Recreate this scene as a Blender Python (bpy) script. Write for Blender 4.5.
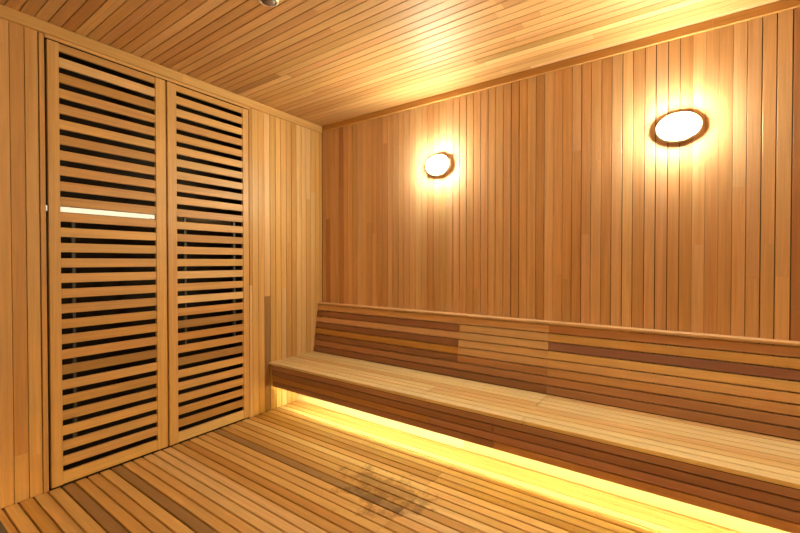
import bpy, bmesh, math, random
from mathutils import Vector, Matrix

for o in list(bpy.data.objects):
    bpy.data.objects.remove(o)
S = bpy.context.scene
COL = S.collection

# ---------------------------------------------------------------- camera
ROOM_L, ROOM_D, H = 5.51, 2.97, 2.50       # x 0..L, y 0..-D, z 0..H
cam_d = bpy.data.cameras.new('camera')
cam_d.sensor_width = 36.0
cam_d.lens = 36.0 * 397.2 / 800.0
cam_d.clip_start = 0.02
cam = bpy.data.objects.new('camera', cam_d)
COL.objects.link(cam)
cam.location = (2.757, -2.667, 1.2337)
_f = Vector((-0.57219, 0.82002, -0.01274)).normalized()
cam.rotation_euler = _f.to_track_quat('-Z', 'Y').to_euler()
S.camera = cam

# ---------------------------------------------------------------- world, exposure
w = bpy.data.worlds.new('world')
S.world = w
w.use_nodes = True
w.node_tree.nodes['Background'].inputs[0].default_value = (0.02, 0.014, 0.008, 1)
w.node_tree.nodes['Background'].inputs[1].default_value = 0.2
S.view_settings.view_transform = 'Standard'
S.view_settings.look = 'None'
S.view_settings.gamma = 1.0
S.view_settings.use_curve_mapping = False
S.view_settings.exposure = 3.28
LAMP_STRENGTH = 30.0
LAMP_COLOR = (1.0, 0.92, 0.65)
LED_STRENGTH = 30.0
LED_COLOR = (1.0, 0.93, 0.46)
TUBE_STRENGTH = 0.11

# ---------------------------------------------------------------- materials
def nodes_of(m):
    m.use_nodes = True
    return m.node_tree.nodes, m.node_tree.links

def wood(name, axis, rough=0.42, stain=False, bump=0.15, depth=0.92):
    """Strip of sauna timber: each board carries its own tone and its own grain offset."""
    m = bpy.data.materials.new(name)
    N, L = nodes_of(m)
    b = N['Principled BSDF']
    tone = N.new('ShaderNodeAttribute'); tone.attribute_name = 'tone'
    off = N.new('ShaderNodeAttribute'); off.attribute_name = 'grain_offset'
    tc = N.new('ShaderNodeTexCoord')
    add = N.new('ShaderNodeVectorMath'); add.operation = 'ADD'
    L.new(tc.outputs['Object'], add.inputs[0]); L.new(off.outputs['Vector'], add.inputs[1])

    def grain(fine, along, detail, distort=0.0):
        mp = N.new('ShaderNodeMapping')
        sc = [fine] * 3; sc[axis] = along
        mp.inputs['Scale'].default_value = sc
        L.new(add.outputs[0], mp.inputs['Vector'])
        n = N.new('ShaderNodeTexNoise')
        n.inputs['Scale'].default_value = 1.0
        n.inputs['Detail'].default_value = detail
        n.inputs['Roughness'].default_value = 0.6
        n.inputs['Distortion'].default_value = distort
        L.new(mp.outputs[0], n.inputs['Vector'])
        return n.outputs['Fac']

    def ramp(src, p0, v0, p1, v1):
        r = N.new('ShaderNodeMapRange')
        r.inputs[1].default_value = p0; r.inputs[2].default_value = p1
        r.inputs[3].default_value = v0; r.inputs[4].default_value = v1
        L.new(src, r.inputs[0])
        return r.outputs[0]

    fine = ramp(grain(170, 3.5, 5), 0.32, 0.90, 0.68, 1.08)
    mid = ramp(grain(42, 1.1, 3, 0.6), 0.30, 0.91, 0.70, 1.07)
    mul = N.new('ShaderNodeMath'); mul.operation = 'MULTIPLY'
    dk = N.new('ShaderNodeMath'); dk.operation = 'MULTIPLY'; dk.inputs[1].default_value = depth
    L.new(mid, dk.inputs[0])
    L.new(fine, mul.inputs[0]); L.new(dk.outputs[0], mul.inputs[1])
    # heartwood: slow reddish bands that follow the board
    heart = ramp(grain(16, 0.5, 2, 0.3), 0.55, 0.0, 0.80, 0.8)
    hm = N.new('ShaderNodeMix'); hm.data_type = 'RGBA'; hm.blend_type = 'MULTIPLY'
    hm.inputs[7].default_value = (0.80, 0.64, 0.50, 1)
    L.new(heart, hm.inputs[0]); L.new(tone.outputs['Color'], hm.inputs[6])
    vm = N.new('ShaderNodeVectorMath'); vm.operation = 'SCALE'
    L.new(hm.outputs[2], vm.inputs[0]); L.new(mul.outputs[0], vm.inputs['Scale'])
    colour = vm.outputs[0]
    if stain:
        # damp blotches left on the boards in the middle of the floor
        sp = N.new('ShaderNodeVectorMath'); sp.operation = 'SUBTRACT'
        sp.inputs[1].default_value = (1.46, -0.99, 0)
        L.new(tc.outputs['Object'], sp.inputs[0])
        ms = N.new('ShaderNodeMapping'); ms.inputs['Scale'].default_value = (1.5, 2.7, 0)
        L.new(sp.outputs[0], ms.inputs['Vector'])
        ln = N.new('ShaderNodeVectorMath'); ln.operation = 'LENGTH'
        L.new(ms.outputs[0], ln.inputs[0])
        inside = ramp(ln.outputs['Value'], 0.25, 0.20, 1.1, -0.22)
        nz = N.new('ShaderNodeTexNoise'); nz.inputs['Scale'].default_value = 9.0
        nz.inputs['Detail'].default_value = 6; nz.inputs['Roughness'].default_value = 0.7
        L.new(tc.outputs['Object'], nz.inputs['Vector'])
        sm = N.new('ShaderNodeMath'); sm.operation = 'ADD'
        L.new(inside, sm.inputs[0]); L.new(nz.outputs['Fac'], sm.inputs[1])
        msk = ramp(sm.outputs[0], 0.60, 0.0, 0.72, 0.72)
        mx = N.new('ShaderNodeMix'); mx.data_type = 'RGBA'; mx.blend_type = 'MULTIPLY'
        mx.inputs[7].default_value = (0.42, 0.36, 0.28, 1)
        L.new(msk, mx.inputs[0]); L.new(colour, mx.inputs[6])
        colour = mx.outputs[2]
    L.new(colour, b.inputs['Base Color'])
    b.inputs['Roughness'].default_value = rough
    b.inputs['Specular IOR Level'].default_value = 0.4
    bp = N.new('ShaderNodeBump'); bp.inputs['Strength'].default_value = bump
    bp.inputs['Distance'].default_value = 0.002
    L.new(fine, bp.inputs['Height']); L.new(bp.outputs[0], b.inputs['Normal'])
    return m

def plain(name, col, rough=0.5, metal=0.0, spec=0.5):
    m = bpy.data.materials.new(name)
    N, L = nodes_of(m)
    b = N['Principled BSDF']
    tc = N.new('ShaderNodeTexCoord')
    n = N.new('ShaderNodeTexNoise'); n.inputs['Scale'].default_value = 30
    L.new(tc.outputs['Object'], n.inputs['Vector'])
    r = N.new('ShaderNodeMapRange'); r.inputs[3].default_value = 0.92; r.inputs[4].default_value = 1.08
    L.new(n.outputs['Fac'], r.inputs[0])
    v = N.new('ShaderNodeVectorMath'); v.operation = 'SCALE'
    v.inputs[0].default_value = col
    L.new(r.outputs[0], v.inputs['Scale'])
    L.new(v.outputs[0], b.inputs['Base Color'])
    b.inputs['Roughness'].default_value = rough
    b.inputs['Metallic'].default_value = metal
    b.inputs['Specular IOR Level'].default_value = spec
    return m

def glow(name, col, strength, base=(0.9, 0.88, 0.82)):
    m = bpy.data.materials.new(name)
    N, L = nodes_of(m)
    b = N['Principled BSDF']
    b.inputs['Base Color'].default_value = (*base, 1)
    b.inputs['Roughness'].default_value = 0.3
    b.inputs['Emission Color'].default_value = (*col, 1)
    b.inputs['Emission Strength'].default_value = strength
    return m

WX = wood('timber_grain_along_x', 0)
WY = wood('timber_grain_along_y', 1)
WZ = wood('timber_grain_along_z', 2)
WCEIL = wood('ceiling_timber', 0, rough=0.52)
WDARK = wood('dark_weathered_timber', 0, rough=0.6, depth=0.16)  # timber with every tone scaled darker, for the opposite seat
WFLOOR = wood('floor_timber', 0, rough=0.45, stain=True, bump=0.3)
BACKING = plain('dark_gap_backing', (0.03, 0.015, 0.006), 0.9, spec=0.1)  # near-black sheet behind boards, shade of the gaps put into its colour
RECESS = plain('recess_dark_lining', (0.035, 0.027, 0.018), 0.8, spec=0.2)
ROD = plain('dull_grey_metal', (0.09, 0.085, 0.07), 0.5, 0.3)
PIPE = plain('pale_grey_conduit', (0.42, 0.40, 0.34), 0.45, 0.1)
RIM = plain('pale_lamp_rim', (0.82, 0.72, 0.58), 0.4)
WHITE = plain('white_plastic', (0.88, 0.87, 0.84), 0.35)
GREY = plain('smoky_grey_insert', (0.16, 0.13, 0.13), 0.25)
OPAL = glow('opal_glass_lit', LAMP_COLOR, LAMP_STRENGTH)
LED = glow('warm_led', LED_COLOR, LED_STRENGTH)
TUBE = glow('tube_lit', (1.0, 0.86, 0.60), TUBE_STRENGTH)

# ---------------------------------------------------------------- timber tones (linear albedo)
PALE = (0.82, 0.62, 0.40)
HONEY = (0.78, 0.55, 0.325)
TAN = (0.73, 0.485, 0.28)
AMBER = (0.66, 0.41, 0.215)
RUST = (0.52, 0.29, 0.165)
BROWN = (0.35, 0.18, 0.105)
DARK = (0.37, 0.195, 0.165)
PLUM = (0.47, 0.265, 0.24)
# yellower timber of the side wall, slatted panels, floor and ceiling
YPALE = (0.80, 0.57, 0.28)
YHONEY = (0.74, 0.475, 0.185)
YTAN = (0.65, 0.39, 0.14)
YAMBER = (0.57, 0.325, 0.105)
YRUST = (0.43, 0.255, 0.09)
YBROWN = (0.36, 0.215, 0.095)

rnd = random.Random(11)
def vary(c, amt=0.06, r=None):
    r = r or rnd
    k = 1 + r.uniform(-amt, amt)
    return (min(.85, c[0] * k), min(.7, c[1] * k * (1 + r.uniform(-.03, .03))), min(.6, c[2] * k * (1 + r.uniform(-.06, .06))))
def pick(pairs, r=None):
    r = r or rnd
    t = r.uniform(0, sum(p[1] for p in pairs))
    for c, wgt in pairs:
        t -= wgt
        if t <= 0: return vary(c, r=r)
    return vary(pairs[-1][0], r=r)

# ---------------------------------------------------------------- mesh building
class MB:
    """Collects chamfered boards (each with tone and grain offset) and other shapes into one mesh."""
    def __init__(self):
        self.v, self.f, self.tone, self.off, self.mi, self.smooth = [], [], [], [], [], []
    def _add(self, vs, fs, tone, off, mi=0, smooth=False):
        n = len(self.v)
        self.v += [tuple(p) for p in vs]
        for f in fs:
            self.f.append([n + i for i in f]); self.tone.append(tone); self.off.append(off)
            self.mi.append(mi); self.smooth.append(smooth)
    def board(self, o, L, W, N, ln, wd, th, tone, ch=0.0015, mi=0, back=True):
        """o = corner on the back face; L/W/N = unit length, width and outward vectors."""
        o, L, W, N = Vector(o), Vector(L), Vector(W), Vector(N)
        pr = [(0, 0), (0, th - ch), (ch, th), (wd - ch, th), (wd, th - ch), (wd, 0)]
        if back and ch > 0:
            pr = [(ch, 0), (0, ch), (0, th - ch), (ch, th), (wd - ch, th), (wd, th - ch), (wd, ch), (wd - ch, 0)]
        k = len(pr)
        a = [o + W * x + N * y for x, y in pr]
        b = [p + L * ln for p in a]
        fs = [[i, (i + 1) % k, k + (i + 1) % k, k + i] for i in range(k)]
        fs += [list(range(k - 1, -1, -1)), list(range(k, 2 * k))]
        if L.dot(W.cross(N)) < 0:
            pass
        else:
            fs = [f[::-1] for f in fs]
        off = (rnd.uniform(0, 40), rnd.uniform(0, 40), rnd.uniform(0, 40))
        self._add(a + b, fs, tone, off, mi)
    def box(self, lo, hi, tone=(.5, .5, .5), mi=0):
        (x0, y0, z0), (x1, y1, z1) = lo, hi
        vs = [(x0, y0, z0), (x1, y0, z0), (x1, y1, z0), (x0, y1, z0), (x0, y0, z1), (x1, y0, z1), (x1, y1, z1), (x0, y1, z1)]
        fs = [[0, 3, 2, 1], [4, 5, 6, 7], [0, 1, 5, 4], [1, 2, 6, 5], [2, 3, 7, 6], [3, 0, 4, 7]]
        self._add(vs, fs, tone, (0, 0, 0), mi)
    def lathe(self, c, prof, N, U, V, rx=1.0, ry=1.0, seg=48, mi=0):
        """prof = (radius, height) list turned about N; rx/ry stretch the circle to an oval."""
        c, N, U, V = Vector(c), Vector(N), Vector(U), Vector(V)
        vs, fs = [], []
        for r, h in prof:
            for s in range(seg):
                a = 2 * math.pi * s / seg
                vs.append(c + U * (r * rx * math.cos(a)) + V * (r * ry * math.sin(a)) + N * h)
        for i in range(len(prof) - 1):
            for s in range(seg):
                t = (s + 1) % seg
                fs.append([i * seg + s, i * seg + t, (i + 1) * seg + t, (i + 1) * seg + s])
        fs.append([s for s in range(seg)][::-1])
        fs.append([(len(prof) - 1) * seg + s for s in range(seg)])
        if U.cross(V).dot(N) < 0: fs = [f[::-1] for f in fs]
        self._add(vs, fs, (.5, .5, .5), (0, 0, 0), mi, True)
    def build(self, name, mats, parent=None, loc=(0, 0, 0)):
        me = bpy.data.meshes.new(name)
        me.from_pydata(self.v, [], self.f)
        mats = mats if isinstance(mats, (list, tuple)) else [mats]
        for m in mats: me.materials.append(m)
        me.polygons.foreach_set('material_index', self.mi)
        me.polygons.foreach_set('use_smooth', self.smooth)
        me.attributes.new('tone', 'FLOAT_COLOR', 'FACE')
        me.attributes.new('grain_offset', 'FLOAT_VECTOR', 'FACE')
        me.attributes['tone'].data.foreach_set('color', [q for t in self.tone for q in (*t, 1.0)])
        me.attributes['grain_offset'].data.foreach_set('vector', [q for t in self.off for q in t])
        me.update()
        o = bpy.data.objects.new(name, me)
        COL.objects.link(o)
        o.location = loc
        if parent: o.parent = parent
        return o

def struct(o): o['kind'] = 'structure'; return o
def thing(name, label, cat, loc, group=None):
    o = bpy.data.objects.new(name, None)
    COL.objects.link(o)
    o.empty_display_size = 0.1
    o.location = loc
    o['label'] = label; o['category'] = cat
    if group: o['group'] = group
    return o

X, Y, Z = Vector((1, 0, 0)), Vector((0, 1, 0)), Vector((0, 0, 1))
P = 0.0555                                    # cladding pitch
T = 0.014                                     # cladding thickness

def split(a, b, cuts):
    c = [a] + sorted(q for q in cuts if a < q < b) + [b]
    return list(zip(c[:-1], c[1:]))

# ---------------------------------------------------------------- the setting
# floor: duckboard strips that run along the bench, with open gaps
mb = MB()
FP = 0.0577
y0 = -2.185
special = {0: YHONEY, 1: YAMBER, 2: YHONEY, 3: YHONEY, 4: YBROWN, 5: YTAN, 6: YTAN, 7: YHONEY, 8: YBROWN, -1: YHONEY, 15: YAMBER, 19: YBROWN, 20: YAMBER}
i = math.floor((-ROOM_D - y0) / FP) + 1
r = random.Random(5)
while y0 + i * FP < -0.02:
    ya = y0 + i * FP
    yb = min(ya + FP - 0.0060, -0.001)
    cuts = [1.645 + r.uniform(-.01, .01), 3.9 + r.uniform(-.3, .3)] if -1.36 < ya < -0.56 else [r.uniform(2.9, 5.0)]
    first = True
    for a, b in split(0.001, ROOM_L - 0.001, cuts):
        c = vary(special[i], .05, r) if (i in special and first) else pick([(YPALE, 3), (YHONEY, 5), (YTAN, 3), (YAMBER, 1.2), (YRUST, .4)], r)
        mb.board((a + .0008, ya, -0.022), X, Y, Z, b - a - .0016, yb - ya, 0.022, c, 0.003)
        first = False
    i += 1
mb.box((0, -ROOM_D, -0.06), (ROOM_L, 0, -0.04), mi=1)
struct(mb.build('floor', [WFLOOR, BACKING]))

# wall_left: upright strips with the opening for the slatted panels
OY0, OY1, OZ = -2.008, -0.783, 2.440
mb = MB()
r = random.Random(21)
joint = -2.144
k = math.floor((-ROOM_D - joint) / P)
special = {0: (YTAN, .24), 1: (YHONEY, .22), -1: (YHONEY, None), -2: (YHONEY, None), 2: (YTAN, None), 27: (YBROWN, 0.95), 26: (YHONEY, None)}
while joint + k * P < -0.001:
    ya, yb = max(joint + k * P, -ROOM_D + .001), min(joint + (k + 1) * P, -0.0005)
    pieces = [(ya, yb, 0.0, H)]
    if ya < OY1 and yb > OY0:                      # crosses the opening
        pieces = []
        if ya < OY0 - .004: pieces.append((ya, OY0, 0.0, H))
        if yb > OY1 + .004: pieces.append((OY1, yb, 0.0, H))
        pieces.append((max(ya, OY0), min(yb, OY1), OZ, H))
    for pa, pb, za, zb in pieces:
        tone, cut = special.get(k, (None, None))
        gap = r.choice([.001, .0025, .0045])
        cuts = [cut] if cut else ([r.uniform(.3, 2.2)] if r.random() < .35 else [])
        for n, (a, b) in enumerate(split(za, zb, cuts)):
            c = vary(tone, .04, r) if tone and not (cut and n == (1 if k == 27 else 0)) else pick([(YPALE, 3), (YHONEY, 5), (YTAN, 2), (YAMBER, .6)], r)
            if pb - pa > .006:
                mb.board((-T, pa + gap / 2, a), Z, Y, X, b - a - .0005, pb - pa - gap, T, c, 0.0012)
    k += 1
for lo, hi in (((-.05, -ROOM_D, 0), (-.02, OY0, H)), ((-.05, OY1, 0), (-.02, 0, H)), ((-.05, OY0, OZ), (-.02, OY1, H))):
    mb.box(lo, hi, mi=1)
struct(mb.build('wall_left', [WZ, BACKING]))

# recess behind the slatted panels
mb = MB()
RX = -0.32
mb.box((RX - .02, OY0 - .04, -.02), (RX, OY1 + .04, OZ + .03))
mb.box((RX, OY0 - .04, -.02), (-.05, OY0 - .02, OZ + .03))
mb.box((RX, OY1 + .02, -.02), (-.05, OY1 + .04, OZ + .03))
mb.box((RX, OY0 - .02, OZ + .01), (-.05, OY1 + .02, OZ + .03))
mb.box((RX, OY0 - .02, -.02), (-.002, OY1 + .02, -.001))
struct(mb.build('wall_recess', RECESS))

# wall_back: upright strips
mb = MB()
r = random.Random(8)
special = {}
def at_x(x, tone): special[int((x - 0.045) // P)] = tone
for x, t in ((.07, RUST), (.12, TAN), (.235, RUST), (2.40, AMBER), (2.45, HONEY), (2.51, HONEY), (2.565, AMBER), (2.62, TAN), (2.675, TAN),
             (2.73, AMBER), (2.79, AMBER), (2.84, HONEY), (2.90, AMBER), (2.955, AMBER), (3.01, TAN), (3.065, TAN), (3.12, TAN), (3.175, HONEY),
             (3.23, RUST), (1.62, TAN), (1.79, TAN), (1.84, AMBER), (1.95, HONEY), (2.0, AMBER), (.70, AMBER), (.76, AMBER)):
    at_x(x, t)
k = -1
while 0.045 + k * P < ROOM_L:
    xa, xb = max(.0005, 0.045 + k * P), min(ROOM_L - .0005, 0.045 + (k + 1) * P)
    cuts = [r.uniform(1.0, 2.3)] if r.random() < .45 else []
    gap = r.choice([.001, .0028, .0045, .006])
    tone = special.get(k)
    base = tone or pick([(PALE, .4), (HONEY, 3), (TAN, 6), (AMBER, 1.2)], r)
    for n, (a, b) in enumerate(split(0, H, cuts)):
        c = vary(base, .05, r) if n == 0 or r.random() < .5 else pick([(HONEY, 3), (TAN, 4), (AMBER, 2)], r)
        mb.board((xa + gap / 2, T, a), Z, X, -Y, b - a - .0005, xb - xa - gap, T, c, 0.0012)
    k += 1
mb.box((-.05, .02, 0), (ROOM_L + .05, .05, H), mi=1)
struct(mb.build('wall_back', [WZ, BACKING]))

# wall_right and wall_front: the same cladding
for side in ('right', 'front'):
    mb = MB(); r = random.Random(len(side))
    ln = ROOM_D if side == 'right' else ROOM_L
    k = 0
    while k * P < ln - .004:
        a, b = k * P, min((k + 1) * P, ln)
        c = pick([(PALE, 1), (HONEY, 5), (TAN, 4), (AMBER, 1.5)], r)
        if side == 'right':
            mb.board((ROOM_L + T, -b + .0005, 0), Z, Y, -X, H, b - a - .001, T, c, 0.0012)
        else:
            mb.board((a + .0005, -ROOM_D - T, 0), Z, X, Y, H, b - a - .001, T, c, 0.0012)
        k += 1
    if side == 'right': mb.box((ROOM_L + .02, -ROOM_D, 0), (ROOM_L + .05, 0, H), mi=1)
    else: mb.box((-.05, -ROOM_D - .05, 0), (ROOM_L + .05, -ROOM_D - .02, H), mi=1)
    struct(mb.build('wall_' + side, [WZ, BACKING]))

# ceiling: strips along the room
mb = MB(); r = random.Random(33)
k = math.floor((-ROOM_D + 2.163) / P)
while -2.163 + k * P < -0.001:
    ya, yb = max(-2.163 + k * P, -ROOM_D + .001), min(-2.163 + (k + 1) * P, -.0005)
    gap = r.choice([.002, .0035, .0045])
    cuts, q = [], r.uniform(.5, 2.4)
    while q < ROOM_L: cuts.append(q); q += r.uniform(1.5, 2.6)
    for a, b in split(.0005, ROOM_L - .0005, cuts):
        c = pick([((.75, .50, .25), 1.5), ((.66, .41, .185), 4), ((.58, .34, .14), 4), (YRUST, .6)], r)
        mb.board((a, ya + gap / 2, H + T), X, Y, -Z, b - a - .0006, yb - ya - gap, T, c, 0.0012)
    k += 1
mb.box((-.05, -ROOM_D - .05, H + .02), (ROOM_L + .05, .05, H + .05), mi=1)
struct(mb.build('ceiling', [WCEIL, BACKING]))

# trims
mb = MB()
for a, b in split(-ROOM_D, -.0215, [-1.30]):
    mb.board((.0002, a, H - .062), Y, Z, X, b - a - .0006, .0605, .020, vary(YHONEY), .002)
mb.board((.0002, OY0, H - .0795), Y, Z, X, OY1 - OY0, .017, .010, vary(YHONEY), .0015)
struct(mb.build('trim_1', WY))
mb = MB()
for a, b in split(.0002, ROOM_L - .001, [.97, 2.9]):
    mb.board((a, -.0002, H - .0495), X, Z, -Y, b - a - .0006, .048, .020, vary(YAMBER), .002)
struct(mb.build('trim_2', WX))
mb = MB()
mb.board((-.018, OY0 - .0235, .001), Z, Y, X, OZ - .004, .022, .0215, vary(YTAN), .0015)
struct(mb.build('trim_3', WZ))

# ---------------------------------------------------------------- slatted panels
SLP = 0.0838
G1 = 2.357                                     # centre of the topmost gap
def slatted_panel(ya, yb, sl, sr, tones, seed, label, rod_at, rod_z):
    r = random.Random(seed)
    root = thing('slatted_panel', label, 'slatted panel', (0, (ya + yb) / 2, 0.012), 'slatted panels in the left wall')
    oy, oz = (ya + yb) / 2, 0.012
    top, th = 2.414, .024
    xf = -.016                                  # back face of the panel
    for (a, b) in ((ya, ya + sl), (yb - sr, yb)):
        m = MB()
        m.board((xf, a - oy, 0), Z, Y, X, top - oz, b - a, th, vary(YHONEY, .05, r), .002)
        m.build('stile', WZ, root)
    m = MB()
    for n in range(29):
        hi = top if n == 0 else G1 - (n - 1) * SLP - .0165
        lo = oz if n == 28 else G1 - n * SLP + .0165
        c = tones.get(n) or pick([(YPALE, 1), (YHONEY, 6), (YTAN, 3), (YAMBER, .8)], r)
        m.board((xf + .004, ya + sl + .001 - oy, lo - oz), Y, Z, X, yb - ya - sl - sr - .002, hi - lo, .017, c, .002)
    m.build('slat_panel', WY, root)
    for q in rod_at:
        m = MB()
        m.box((xf - .022, q - .007 - oy, rod_z[0]), (xf + .0035, q + .007 - oy, rod_z[1]))
        m.build('rear_batten', ROD, root)
    return root

slatted_panel(-2.000, -1.404, .050, .062, {21: YRUST, 0: YTAN, 4: YTAN, 6: YAMBER, 7: YTAN, 10: YTAN}, 3,
              'wider slatted wooden panel on the left, nearer the camera, one gap showing bright light behind', (-1.888,), (.22, 1.46))
slatted_panel(-1.394, -.792, .058, .050, {19: YRUST, 22: YRUST, 21: YTAN}, 4,
              'slatted wooden panel beside the bench end, right of the other slatted panel', (-1.272, -.905), (.62, 1.54))

# light and conduit in the recess
root = thing('strip_light', 'lit tube light in the dark recess behind the slats of the left panel', 'light', (-.15, -1.695, 1.488))
m = MB(); m.box((-.035, -.275, 0), (.035, .275, .024)); m.build('housing', ROD, root)
m = MB()
m.lathe((0, -.285, .046), [(.0, 0), (.015, .002), (.015, .568), (.0, .57)], Y, X, -Z, seg=20)
m.build('tube', TUBE, root)
for s in (-1, 1):
    m = MB(); m.box((-.014, s * .26 - .010, .024), (.014, s * .26 + .010, .034)); m.build('tube_holder', WHITE, root)
m = MB(); m.box((-.160, -.02, .004), (-.035, .02, .020)); m.build('bracket', ROD, root)
m = MB()
m.lathe((0, -.27, 0), [(.0, 0), (.016, .001), (.016, .539), (.0, .54)], Y, X, -Z, seg=20)
for s in (-.2, .2): m.box((-.16, s - .012, -.012), (-.012, s + .012, .012))
o = m.build('conduit', PIPE, None, (-.16, -1.10, 1.535))
o['label'] = 'grey pipe in the recess behind the slats of the right panel'; o['category'] = 'pipe'

# ---------------------------------------------------------------- bench
bench = thing('sauna_bench', 'long slatted wooden bench with leaning backrest and glow beneath, along the back wall', 'bench', (2.755, -.36, 0), 'sauna benches')
BX, BY = 2.755, -.36
x0b, x1b = .0015, ROOM_L - .0015
r = random.Random(14)
# seat: eight slats and the light edge strip at the front
m = MB()
ST, SEAT_Z = .020, .402
front, back = -.611, -.100
wd = (back - front) / 8
for n in range(8):
    cuts = [2.10, 4.0] if (n == 0 or n > 3) else [1.45, 3.4]
    for a, b in split(x0b, x1b, cuts):
        c = pick([((.88, .70, .40), 6), (YPALE, 2)], r)
        m.board((a - BX, front + n * wd + .004 - BY, SEAT_Z - ST), X, Y, Z, b - a - .0035, wd - .008, ST, c, .002)
for q in (.35, 1.1, 1.85, 2.6, 3.35, 4.1, 4.85):              # bearers under the slats
    m.board((q - BX, -.560 - BY, SEAT_Z - ST - .0485), Y, X, Z, .42, .045, .044, vary(TAN, .05, r), .002)
m.box((x0b - BX, front + .008 - BY, SEAT_Z - ST - .004), (x1b - BX, -.004 - BY, SEAT_Z - ST - .0005), mi=1)  # added dark sheet, keeps the strip's light from showing between slats
m.build('seat', [WX, BACKING], bench)
# front panel: four boards leaning back towards the floor
m = MB()
ft, fb = Vector((0, -.594, .3795)), Vector((0, -.576, .190))
dn = (fb - ft); flen = dn.length; dn.normalize()
nrm = X.cross(dn); nrm = nrm if nrm.y < 0 else -nrm
fh = flen / 4
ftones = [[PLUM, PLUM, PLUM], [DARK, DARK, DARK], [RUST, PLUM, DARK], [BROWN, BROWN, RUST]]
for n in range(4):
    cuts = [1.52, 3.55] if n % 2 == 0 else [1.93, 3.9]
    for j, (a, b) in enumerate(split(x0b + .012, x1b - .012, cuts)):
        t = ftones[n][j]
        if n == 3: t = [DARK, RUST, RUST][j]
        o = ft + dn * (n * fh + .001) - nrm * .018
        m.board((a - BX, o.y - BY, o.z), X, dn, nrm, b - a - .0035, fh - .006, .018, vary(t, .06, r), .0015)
for za, zb in ((0.004, .96),):  # added dark backing, stops the glow leaking through the board gaps
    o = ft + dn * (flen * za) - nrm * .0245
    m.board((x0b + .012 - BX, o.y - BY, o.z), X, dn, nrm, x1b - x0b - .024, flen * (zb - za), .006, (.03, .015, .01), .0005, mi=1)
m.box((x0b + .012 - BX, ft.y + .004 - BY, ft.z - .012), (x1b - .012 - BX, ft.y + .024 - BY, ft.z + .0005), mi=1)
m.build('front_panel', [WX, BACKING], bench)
# kickboard
m = MB()
for n in range(4):
    za, zb = .004 + n * .084, .004 + (n + 1) * .084
    for a, b in split(x0b, x1b, [1.62, 3.7]):
        m.board((a - BX, -.300 - BY, za), X, Z, -Y, b - a - .001, zb - za - .002, .015, vary((.84, .66, .40) if a < 1 else YPALE, .04, r), .0015)
m.build('kickboard', WX, bench)
# led strip under the seat
m = MB()
m.box((.14 - BX, -.568 - BY, .334), (ROOM_L - .14 - BX, -.5615 - BY, .346))
led = m.build('led_strip', LED, bench)
led['label'] = 'glowing warm strip hidden under the seat'
# backrest: eight boards leaning back, capped by a narrow ledge
m = MB()
bb, bt = Vector((0, -.119, SEAT_Z + .003)), Vector((0, -.062, .832))
up = bt - bb; bl = up.length; up.normalize()
bn = Vector((0, -up.z, up.y))
bh = bl / 8
btones = [                                         # bottom to top, three lengths each
    [BROWN, BROWN, RUST], [RUST, RUST, RUST], [BROWN, RUST, AMBER], [YAMBER, TAN, TAN],
    [BROWN, HONEY, YPALE], [TAN, HONEY, DARK], [BROWN, HONEY, YHONEY], [TAN, RUST, RUST]]
for n in range(8):
    cuts = [1.47, 2.094, 3.9] if n < 7 else [2.094, 3.9]
    pcs = split(x0b, x1b, cuts)
    for j, (a, b) in enumerate(pcs):
        if n == 7: t = [TAN, RUST, RUST][j]
        else: t = btones[n][min(j, 2)]
        o = bb + up * (n * bh + .0034) - bn * .018
        m.board((a - BX, o.y - BY, o.z), X, up, bn, b - a - .0012, bh - .0068, .018, vary(t, .06, r), .0018)
for a, b in split(x0b, x1b, [2.094, 3.9]):
    m.board((a - BX, -.066 - BY, .8335), X, Y, Z, b - a - .0012, .065, .016, vary(HONEY, .05, r), .002)
m.build('backrest', WX, bench)

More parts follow.
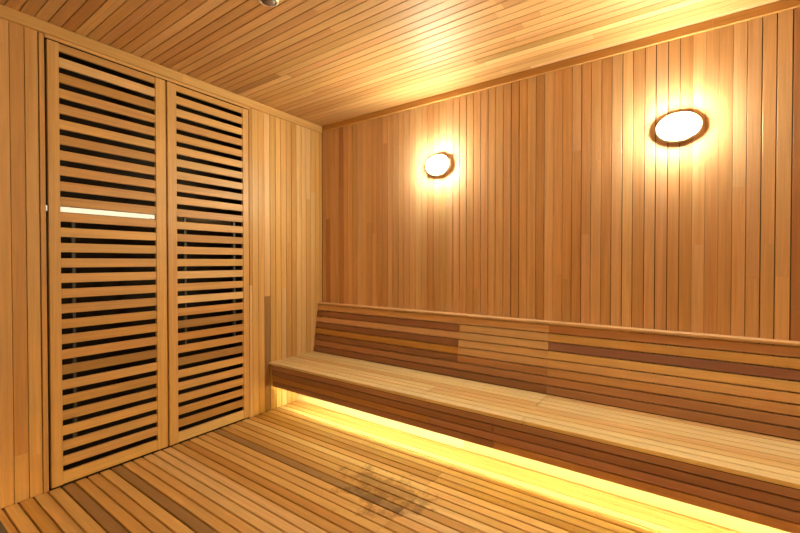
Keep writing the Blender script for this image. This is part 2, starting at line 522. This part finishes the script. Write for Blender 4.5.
# the same bench along the opposite side, its seat darker
opposite = bench.copy(); COL.objects.link(opposite)
opposite.location = (BX, -ROOM_D - BY, 0); opposite.rotation_euler = (0, 0, math.pi)
opposite['label'] = 'dark bench opposite the long one, only its front corner showing at bottom left'
for ch in list(bench.children):
    d = ch.copy(); COL.objects.link(d); d.parent = opposite
    if ch.name.startswith('seat'):
        d.material_slots[0].link = 'OBJECT'; d.material_slots[0].material = WDARK

# ---------------------------------------------------------------- wall lamps
def wall_lamp(label):
    root = thing('wall_lamp', label, 'lamp', (0, 0, 0), 'oval lamps on the back wall')
    m = MB()
    m.lathe((0, 0, 0), [(.97, .0), (1.0, .006), (1.0, .024), (.97, .031), (.90, .033), (.87, .028)], -Y, X, Z, .107, .080, 64)
    m.build('rim', RIM, root)
    m = MB()
    m.lathe((0, 0, 0), [(1.0, .0285), (1.0, .036), (.97, .045), (.89, .059), (.74, .070), (.52, .077), (.26, .081), (.04, .082)], -Y, X, Z, .0900, .0665, 64)
    m.build('glass_dome', OPAL, root)
    return root
lamp = wall_lamp('lit oval wall lamp on the left, nearer the slatted panels')
lamp.location = (1.262, -.0005, 1.965)
for x, lab in ((2.757, 'lit oval wall lamp on the right, the larger-looking of the two in view'),
               (4.252, 'lit oval wall lamp beyond the right edge of the photo, farthest from the slatted panels')):
    c = lamp.copy(); COL.objects.link(c); c.location = (x, -.0005, 1.965); c['label'] = lab
    for ch in list(lamp.children):
        d = ch.copy(); COL.objects.link(d); d.parent = c

# ---------------------------------------------------------------- ceiling fitting
root = thing('ceiling_fitting', 'small round white fitting with dark centre on the ceiling at the top edge', 'ceiling fitting', (1.148, -1.460, H - .0005))
m = MB()
m.lathe((0, 0, 0), [(.86, 0), (1.0, .003), (1.0, .012), (.93, .022), (.80, .026), (.72, .020), (.70, .012)], -Z, X, -Y, .050, .050, 48)
m.build('rim', WHITE, root)
m = MB()
m.lathe((0, 0, 0), [(.69, .0125), (.69, .022), (.60, .030), (.35, .036), (.05, .038)], -Z, X, -Y, .050, .050, 32)
m.build('insert', GREY, root)
